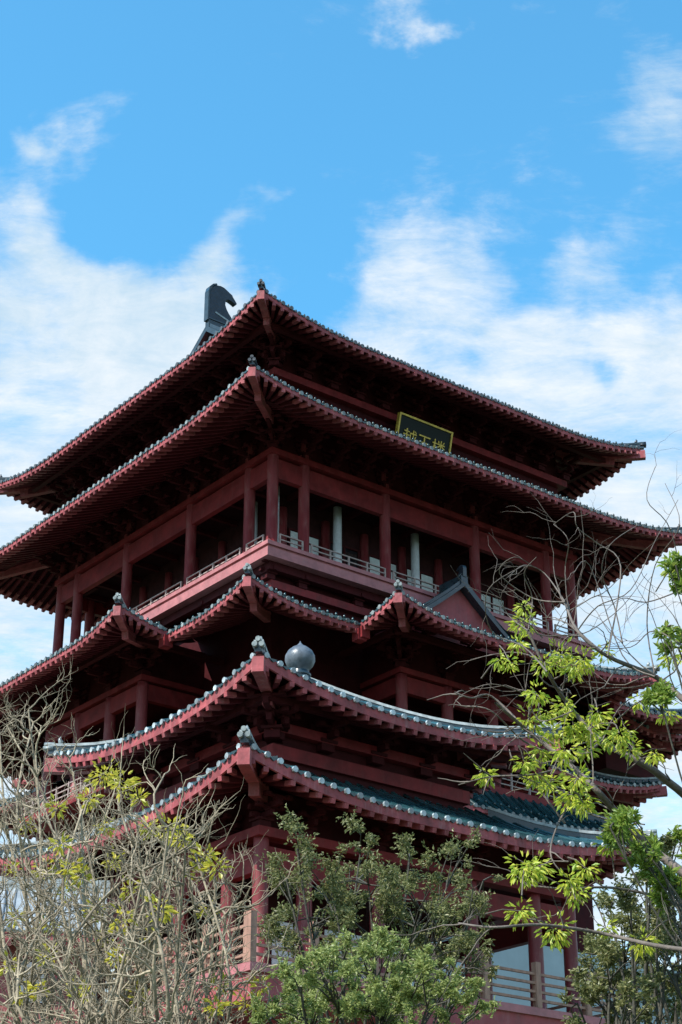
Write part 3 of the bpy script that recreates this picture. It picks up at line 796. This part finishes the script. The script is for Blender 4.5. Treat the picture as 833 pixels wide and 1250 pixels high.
# ---- bare shrubs, left
def bare(seed, stems, base_px, fwd, label, top_px, tufts, r0=.05, name='bare_shrub', depth=4, group=None, spread=.5):
    T = Tree(seed); rg = T.rg
    b = gnd(at(base_px, 1250, fwd))
    for k in range(stems):
        tx, ty = top_px[k % len(top_px)]; ty += 14
        tgt = at(tx+rg.uniform(-14,14), ty+rg.uniform(-5,25), fwd+rg.uniform(-1.3,1.3))
        st = b + Vector((rg.uniform(-.35,.35), rg.uniform(-.35,.35), 0))
        ctl = [st]; nn = 6
        for q in range(1, nn):
            t = q/nn; am = .20*(.4+t)
            bow = Vector((-(tgt.x-st.x)*.35*math.sin(math.pi*t), 0, 0))
            ctl.append(st.lerp(tgt, t) + bow + Vector((rg.gauss(0,am), rg.gauss(0,am), rg.gauss(0,.06))))
        ctl.append(tgt)
        pts = spline(ctl, 4)
        T.limb(pts, r0*rg.uniform(.55,1.0), .008, True, 7)
        m = len(pts)
        for j in range(m//3, m):
            for _ in range(3 if j < m*.85 else 2):
                if rg.random() < .36: continue
                d = (pts[min(j+1,m-1)]-pts[j-1]).normalized()
                nd = (d*.7 + Vector((rg.gauss(0,.9), rg.gauss(0,.8), rg.gauss(0,.55)))).normalized()
                T.grow(pts[j], nd, rg.uniform(.14,.50), .0115*(1.3-.6*j/m)*rg.uniform(.7,1.3), depth-2, .30, Vector((0,0,.09)), (1,3), .66, .75, None, 5)
    for (x, y, r, n) in tufts:
        c = at(x, y, fwd+rg.uniform(-1,1)*.8)
        best = min(T.tips, key=lambda q: (q[0]-c).length) if T.tips else None
        if best is not None and (best[0]-c).length > .08:
            T.limb([best[0], best[0].lerp(c,.5)+Vector((0,0,.03)), c], .008, .005, False, 4)
        T.tuft(c, r*1.15, int(n*2.6), .06, .05, T.lf2, .45)
    return T.finish(name, label, 'shrub', b, M['bark_grey'], M['leaf_gold'], group, M['leaf_gold'])
bare(11, 13, 70, 15.5, 'bare pale grey shrub reaching highest at the far left', [(10,860),(35,850),(45,900),(80,905),(5,930),(60,960),(100,990),(20,1000),(-20,900),(-5,1040),(55,1060)], [(55,1060,.10,16),(20,1120,.08,10),(10,1180,.08,10),(35,1010,.08,14),(80,1090,.09,14),(15,1060,.07,10),(60,1130,.08,14)], .046, group='bare shrubs in front of the tower')
bare(12, 16, 150, 14.0, 'bare tangled shrub dotted with golden young leaves below the pavilion eave', [(100,960),(135,950),(160,985),(190,1000),(120,1010),(175,1040),(90,1030),(150,1060),(60,1090),(110,1120),(40,1120)],
     [(128,945,.13,34),(150,955,.10,24),(110,975,.08,14),(70,985,.07,12),(130,1010,.07,14),(170,975,.06,12),(85,1060,.08,14),(100,1068,.07,12),(140,1050,.08,16),(180,1010,.09,18),(115,1110,.08,14),(75,1030,.07,12),(160,1085,.08,14),(130,1140,.08,14),(60,1165,.08,14),(48,1205,.08,14),(95,1205,.08,16),(30,1215,.06,10)], .05, group='bare shrubs in front of the tower')
bare(13, 14, 225, 13.2, 'bare shrub with yellow leaf tips beside the balcony corner', [(205,1000),(225,1010),(240,1040),(255,1060),(265,1090),(185,1040),(210,1080),(150,1100),(250,1130),(280,1150),(170,1140)],
     [(208,1010,.12,30),(222,1025,.09,20),(250,1045,.10,22),(265,1058,.08,18),(240,1065,.07,14),(255,1110,.07,14),(195,1110,.09,18),(150,1120,.09,18),(185,1145,.07,14),(165,1218,.09,18),(100,1212,.07,12),(270,1205,.09,18),(318,1205,.08,16),(265,1230,.07,14),(140,1170,.06,12),(300,1225,.07,12)], .045, group='bare shrubs in front of the tower')

# ---- olive green tree, centre
def leafy(seed, base_px, fwd, label, lobes, nleaf, lsize, bark, leaf, name, r0=.07, wd=.45, dpt=1.1, clump=13, fill=.8):
    T = Tree(seed); rg = T.rg
    b = gnd(at(base_px, 1250, fwd)); fork = b.lerp(at(base_px, 1250, fwd), .72)
    T.limb(spline([b, b.lerp(fork,.5)+Vector((.05,.03,0)), fork], 4), r0, r0*.7, True, 8)
    sc = fwd*1.08/F_PX; clumps = []
    for (x, y, rx, ry) in lobes:
        c = at(x, y, fwd + rg.uniform(-dpt,dpt)*.6)
        pts = spline([fork, fork.lerp(c,.35)+Vector((rg.uniform(-.15,.15), rg.uniform(-.2,.2), -.1)), fork.lerp(c,.7)+Vector((rg.uniform(-.1,.1),rg.uniform(-.1,.1),0)), c], 5)
        T.limb(pts, r0*.42*(.4+.6*min(1,rx/34)), .006, False, 6)
        for k in range(max(3, int(fill*rx*ry/(clump*clump)*1.9))):
            while True:
                q = Vector((rg.uniform(-1,1), rg.uniform(-1,1), rg.uniform(-1,1)))
                if q.length <= 1: break
            cc = c + Vector((q.x*rx*sc*1.08, q.y*dpt*min(1,rx/40), q.z*ry*sc*1.08))
            src = pts[rg.randint(len(pts)*4//5, len(pts)-1)]
            mid = src.lerp(cc,.5)+Vector((rg.uniform(-.04,.04),rg.uniform(-.04,.04),.03))
            T.limb([src, mid, cc], .008, .003, False, 4)
            clumps.append((cc, clump*sc*rg.uniform(.45,1.25), (cc-mid).normalized()))
    tot = sum(r_*r_ for _, r_, _ in clumps)
    for cc, r_, ax in clumps:
        n = int(nleaf*r_*r_/tot)
        nt_ = max(2, n//9)
        for t in range(nt_):                      # short twiglets carrying leaves along them
            d = (Vector((rg.gauss(0,1), rg.gauss(0,1), rg.gauss(0,.9))) + ax*.7 + Vector((0,0,.25))).normalized()
            o = cc - d*r_*.5 + Vector((rg.gauss(0,1), rg.gauss(0,1), rg.gauss(0,1)))*r_*.35
            L_ = r_*rg.uniform(.7,1.5)
            for q in range(9):
                p = o + d*L_*(q+.5)/9
                ld = (d*.6 + Vector((rg.gauss(0,1), rg.gauss(0,1), rg.gauss(0,.7)))*.8)
                T.leaf(p, ld, lsize*rg.uniform(.65,1.3), wd)
    return T.finish(name, label, 'tree', b, bark, leaf)
leafy(21, 430, 15.0, 'small fine leaved olive green tree in front of the pavilion', [
   (362,1032,20,12),(440,1042,36,24),(400,1070,40,26),(500,1048,32,22),(560,1050,36,28),(590,1075,24,30),(350,1075,30,24),(450,1080,52,36),(520,1100,50,36),(380,1120,48,36),(330,1120,18,26),
   (450,1140,56,40),(530,1150,46,40),(575,1120,34,40),(370,1170,40,34),(560,1185,40,36),(420,1190,50,36),(500,1200,50,40),(590,1160,16,30)],
   29000, .034, M['bark_dark'], M['leaf_olive'], 'fine_leaved_tree', fill=.66)
leafy(22, 440, 12.5, 'light green shrub with dark stems at the lower edge', [
   (350,1220,30,26),(400,1200,30,36),(455,1192,36,40),(505,1212,36,34),(548,1222,34,26),(380,1248,50,26),(470,1248,60,34),(330,1245,24,16),(420,1170,22,16),(480,1165,20,16),(535,1185,22,18),(580,1235,22,20),(365,1190,16,14)],
   21000, .033, M['bark_dark'], M['leaf_light'], 'leafy_shrub', .06, clump=10, fill=.75)
leafy(23, 790, 13.5, 'dense mid green tree at the lower right edge', [
   (800,1130,38,36),(760,1150,34,30),(820,1180,40,40),(745,1195,34,30),(790,1200,44,40),(830,1100,30,40),(740,1230,36,26),(800,1245,40,30),(720,1175,16,16),(770,1105,22,18),(820,1085,24,22),(790,1085,22,18),(830,1225,30,30),(760,1235,34,26),(815,1140,30,30),(745,1110,20,20),(780,1130,26,26),(735,1150,24,24),(770,1190,34,30),(800,1060,22,20),(825,1030,16,18),(790,1020,14,14),(705,1225,18,22)],
   26000, .036, M['bark_dark'], M['leaf_olive'], 'leafy_tree', .08, fill=.75)
leafy(24, 1010, 11.5, 'bright green leafy branch end against the sky at the right edge', [
   (770,1030,22,22),(800,1040,22,20),(745,1010,14,14),(815,1085,20,18),(790,1050,22,16),(815,1060,20,20),(830,1030,18,24),(760,1000,14,10),(825,690,18,16),(832,720,14,12),(815,765,14,12),(828,790,12,12),(805,850,12,10)],
   4600, .055, M['bark_dark'], M['leaf_mid'], 'bright_leaved_tree', .03, .4, .5, 10, .6)

# ---- budding tree, right: limbs lean in from the right edge, yellow green tufts
T = Tree(31); rg = T.rg; FD = 12.0
base = gnd(at(930, 1250, FD))
def limb_px(pp, r0, r1, dd=0.0, big=True, side=0, slen=.5, sdepth=1, sr=.007, start=None):
    P = [at(x, y, FD + dd + .25*math.sin(k*1.7+dd*3)) for k, (x, y) in enumerate(pp)]
    if start is not None: P = [start] + P
    pts = spline(P, 5); T.limb(pts, r0, r1, big, 7 if big else 5)
    for k in range(side):
        j = rg.randint(len(pts)//4, len(pts)-2)
        d = (pts[j+1]-pts[j]).normalized()
        nd = (d*.7 + Vector((rg.gauss(0,.7), rg.gauss(0,.6), rg.gauss(0,.6)))).normalized()
        T.grow(pts[j], nd, slen*rg.uniform(.6,1.3), sr, sdepth, .22, Vector((-.02,0,rg.choice((-.10,.03,.06)))), (1,2), .7, .6, None, 4)
    return pts
crotch = at(930, 1150, FD)
T.limb(spline([base, base.lerp(crotch,.5)+Vector((.06,.05,0)), crotch], 5), .13, .09, True, 10)
A = limb_px([(850,1078),(787,1029),(751,990),(724,960),(685,924),(643,891),(605,858)], .040, .010, 0, True, 16, .45, 1, .007, crotch)
B = limb_px([(860,1000),(808,948),(775,927),(735,905),(700,868),(668,820),(645,770)], .040, .009, .5, True, 16, .45, 1, .007, crotch)
C_ = limb_px([(880,900),(833,853),(800,826),(742,801),(705,770),(690,735)], .032, .007, -.4, True, 14, .5, 1, .006, crotch)
limb_px([(860,1160),(799,1154),(733,1139),(661,1129),(601,1132),(560,1127)], .020, .006, -.6, True, 8, .3, 1, .005, crotch)
limb_px([(829,1103),(751,1084),(690,1085),(640,1080)], .016, .005, .2, False, 6, .3, 1, .005, crotch)
limb_px([(724,960),(690,990),(672,1040),(690,1070)], .010, .004, .1, False, 3, .2, 0)
limb_px([(643,891),(600,850),(575,852),(555,845)], .010, .005, .1, False, 3, .2, 0)
limb_px([(685,924),(640,905),(600,868),(570,862)], .009, .004, .2, False, 2, .2, 0)
limb_px([(690,1005),(655,960),(628,930),(622,915)], .009, .004, .2, False, 2, .2, 0)
limb_px([(735,905),(700,930),(655,945),(600,948),(560,958)], .011, .004, .3, False, 4, .25, 0)
# thin arching twigs at the top right
for pp in ([(742,801),(758,692),(729,663),(705,644),(700,625),(676,640)], [(760,785),(750,740),(735,700),(745,665),(780,640)], [(800,826),(790,760),(800,690),(830,640),(812,590)],
           [(833,853),(838,760),(820,650),(790,610),(800,570)], [(742,801),(700,760),(690,700),(694,660),(676,640)], [(690,735),(665,700),(640,690),(620,705)], [(690,735),(650,730),(610,700),(628,680),(652,692)],
           [(705,770),(730,740),(770,720),(800,660),(828,610)], [(800,826),(760,800),(720,690),(700,700)], [(668,820),(640,790),(600,770),(596,720),(640,690)], [(645,770),(620,750),(608,720)],
           [(735,905),(760,860),(800,845),(833,860)], [(700,868),(650,850),(600,835),(560,850)], [(833,720),(790,735),(760,730),(740,745)], [(850,800),(800,770),(770,790),(720,790)],
           [(645,770),(650,730),(640,700),(655,680)], [(668,820),(690,780),(720,770),(760,740),(790,700)], [(700,868),(660,880),(640,850),(610,850)]):
    limb_px(pp, .0062, .0022, rg.uniform(-.6,.6), False, 3, .24, 1, .0026)
TUFTS = [(638,760,.12,30),(632,785,.08,18),(622,808,.09,20),(610,805,.06,10),(685,800,.13,34),(700,812,.12,34),(712,805,.10,26),(665,808,.10,26),(655,845,.09,22),(647,878,.11,30),(668,870,.10,26),(690,860,.10,24),
  (700,885,.13,38),(720,890,.13,38),(740,900,.10,26),(756,895,.13,36),(675,895,.12,34),(660,915,.10,26),(690,915,.11,30),(640,930,.08,20),(655,945,.12,34),(672,955,.11,30),(705,950,.11,30),(700,970,.13,40),(712,980,.10,26),
  (592,943,.10,26),(640,1060,.15,46),(655,1058,.12,32),(715,1060,.10,26),(695,1075,.11,30),(705,1090,.10,24),(635,1112,.11,30),(677,1135,.14,44),(740,1133,.07,14),(785,1150,.10,26),(765,1010,.13,34),(745,1030,.11,28),
  (738,795,.08,18),(820,800,.11,24),(825,690,.12,30),(800,845,.08,16),(815,870,.08,16),(780,855,.06,12),(640,740,.06,12),(730,870,.09,22),(770,915,.08,20),(800,920,.07,16),(715,915,.09,22)]
for (x, y, r, n) in TUFTS:
    c = at(x, y, FD + rg.uniform(-.5,.5))
    best = min(T.tips, key=lambda q: (q[0]-c).length)
    T.limb([best[0], best[0].lerp(c,.5)+Vector((0,0,.02)), c], .006, .004, False, 4)
    T.tuft(c, r*.95, int(n*2.6), .056, .4, T.lf, .36)
T.finish('budding_tree', 'budding tree with drooping yellow green leaf tufts leaning in from the right', 'tree', base, M['bark_mid'], M['leaf_yellow'])

# ================================================================== SKY AND LIGHT
SUN_AZ, SUN_EL = R(231), R(49)
w = bpy.data.worlds.new('World'); scene.world = w; w.use_nodes = True
nt = w.node_tree; N = nt.nodes; L = nt.links; N.clear()
out = N.new('ShaderNodeOutputWorld'); bg = N.new('ShaderNodeBackground'); bg.inputs['Strength'].default_value = .12
sky = N.new('ShaderNodeTexSky'); sky.sky_type = 'NISHITA'; sky.sun_disc = False; sky.sun_elevation = SUN_EL; sky.sun_rotation = SUN_AZ
sky.dust_density = .6; sky.ozone_density = 2.5
tc = N.new('ShaderNodeTexCoord')
sep = N.new('ShaderNodeSeparateXYZ'); L.new(tc.outputs['Generated'], sep.inputs[0])
def mth(op, a, b=None, c=None, clamp=False):
    n = N.new('ShaderNodeMath'); n.operation = op; n.use_clamp = clamp
    for k, q in enumerate((a, b, c)):
        if q is None: continue
        if isinstance(q, (int, float)): n.inputs[k].default_value = q
        else: L.new(q, n.inputs[k])
    return n.outputs[0]
zc = mth('ADD', mth('MAXIMUM', sep.outputs['Z'], 0), .18)
u_ = mth('DIVIDE', sep.outputs['X'], zc); v_ = mth('DIVIDE', sep.outputs['Y'], zc)
cmb = N.new('ShaderNodeCombineXYZ'); L.new(u_, cmb.inputs[0]); L.new(v_, cmb.inputs[1])
def nz(scale, detail, rough, dist=0, off=(0,0,0), sc=(1,1,1)):
    mp = N.new('ShaderNodeMapping'); mp.inputs['Location'].default_value = off; mp.inputs['Scale'].default_value = sc; mp.inputs['Rotation'].default_value = (0,0,R(-18)); L.new(cmb.outputs[0], mp.inputs['Vector'])
    n = N.new('ShaderNodeTexNoise'); n.inputs['Scale'].default_value = scale; n.inputs['Detail'].default_value = detail; n.inputs['Roughness'].default_value = rough
    n.inputs['Distortion'].default_value = dist; L.new(mp.outputs[0], n.inputs['Vector']); return n.outputs['Fac']
big = nz(3.4, 14, .66, .6, (1.3,.4,0), (1,1.7,1)); fine = nz(11, 12, .72, .5, (4,2,0), (1,1.9,1))
# coverage rises towards the horizon, with a few loose puffs higher up
def mr(val, a, b, c, d):
    n = N.new('ShaderNodeMapRange'); n.interpolation_type = 'SMOOTHSTEP'
    for k, q in enumerate((val, a, b, c, d)):
        if isinstance(q, (int, float)): n.inputs[k].default_value = q
        else: L.new(q, n.inputs[k])
    return n.outputs[0]
wn = N.new('ShaderNodeTexNoise'); wn.inputs['Scale'].default_value = 14; wn.inputs['Detail'].default_value = 6; L.new(tc.outputs['Generated'], wn.inputs['Vector'])
wv = N.new('ShaderNodeVectorMath'); wv.operation = 'MULTIPLY_ADD'; L.new(wn.outputs['Color'], wv.inputs[0]); wv.inputs[1].default_value = (.16,.16,.16); L.new(tc.outputs['Generated'], wv.inputs[2])
wo_ = N.new('ShaderNodeVectorMath'); wo_.operation = 'SUBTRACT'; L.new(wv.outputs[0], wo_.inputs[0]); wo_.inputs[1].default_value = (.08,.08,.08)
WARP = wo_.outputs[0]
sw = N.new('ShaderNodeSeparateXYZ'); L.new(WARP, sw.inputs[0])
cov = mr(sw.outputs['Z'], .505, .60, .24, -.10)
def puff(px, py, r, amt):
    d = (at(px, py, 100)-Vector((0,0,CAMZ))).normalized()
    vm = N.new('ShaderNodeVectorMath'); vm.operation = 'DISTANCE'; vm.inputs[1].default_value = d
    L.new(WARP, vm.inputs[0])
    return mr(vm.outputs['Value'], 0.0, r, amt, 0.0)
tot = cov
for q in ((75,150,.045,.21),(10,160,.03,.18),(520,15,.05,.27),(545,30,.03,.12),(490,25,.03,.12),(670,30,.04,.20),(360,60,.05,.06),(570,140,.05,.08),(290,250,.03,.12),(180,210,.03,.10),(800,40,.05,.14),(815,120,.06,.16),(475,240,.06,.12),(550,250,.06,.13),(470,310,.05,.08),(660,240,.06,.10),(170,350,.13,.16),(20,270,.06,.08),(300,330,.05,.08),(745,420,.03,-.16),(50,470,.05,-.08),(370,300,.05,-.14),(190,215,.06,-.12),(90,225,.045,-.14),(620,310,.04,-.08),(800,300,.08,.08)):
    tot = mth('ADD', tot, puff(*q))
wisp = nz(26, 12, .75, .8, (9,5,0), (1,2.2,1))
val = mth('ADD', mth('ADD', mth('ADD', mth('MULTIPLY', big, .60), mth('MULTIPLY', fine, .28)), mth('MULTIPLY', wisp, .12)), tot)
mask = mr(val, .50, .82, 0, .96)
hs = N.new('ShaderNodeMix'); hs.data_type = 'RGBA'; hs.blend_type = 'MULTIPLY'; hs.inputs[0].default_value = 1
L.new(sky.outputs[0], hs.inputs[6]); hs.inputs[7].default_value = (.86,1.92,1.98,1)
cl = N.new('ShaderNodeValToRGB'); cl.color_ramp.elements[0].position = .38; cl.color_ramp.elements[1].position = .60
cl.color_ramp.elements[0].color = (.55,.72,.86,1); cl.color_ramp.elements[1].color = (.90,.94,.97,1)
L.new(mth('ADD', mth('MULTIPLY', nz(4.5, 8, .62, .4, (7,3,0)), .6), mth('MULTIPLY', nz(15, 10, .7, .5, (2,8,0), (1,1.8,1)), .4)), cl.inputs[0])
sc_ = N.new('ShaderNodeMix'); sc_.data_type = 'RGBA'; sc_.blend_type = 'MULTIPLY'; sc_.inputs[0].default_value = 1
L.new(cl.outputs[0], sc_.inputs[6]); sc_.inputs[7].default_value = (6.3,6.3,6.3,1)
mx = N.new('ShaderNodeMix'); mx.data_type = 'RGBA'; L.new(mask, mx.inputs[0]); L.new(hs.outputs[2], mx.inputs[6]); L.new(sc_.outputs[2], mx.inputs[7])
L.new(mx.outputs[2], bg.inputs['Color']); L.new(bg.outputs[0], out.inputs['Surface'])
sl_ = bpy.data.lights.new('sun', 'SUN'); sl_.energy = 5.0; sl_.angle = R(.5); sl_.color = (1,.95,.88)
so = bpy.data.objects.new('sun', sl_); COL.objects.link(so)
sd = Vector((math.sin(SUN_AZ)*math.cos(SUN_EL), math.cos(SUN_AZ)*math.cos(SUN_EL), math.sin(SUN_EL)))
so.rotation_euler = sd.to_track_quat('Z', 'Y').to_euler()
so.location = (-30, -30, 80)

scene.view_settings.view_transform = 'Standard'; scene.view_settings.look = 'None'; scene.view_settings.exposure = .5; scene.view_settings.gamma = 1
scene.render.engine = 'CYCLES'
scene.cycles.max_bounces = 6
scene.cycles.use_denoising = True
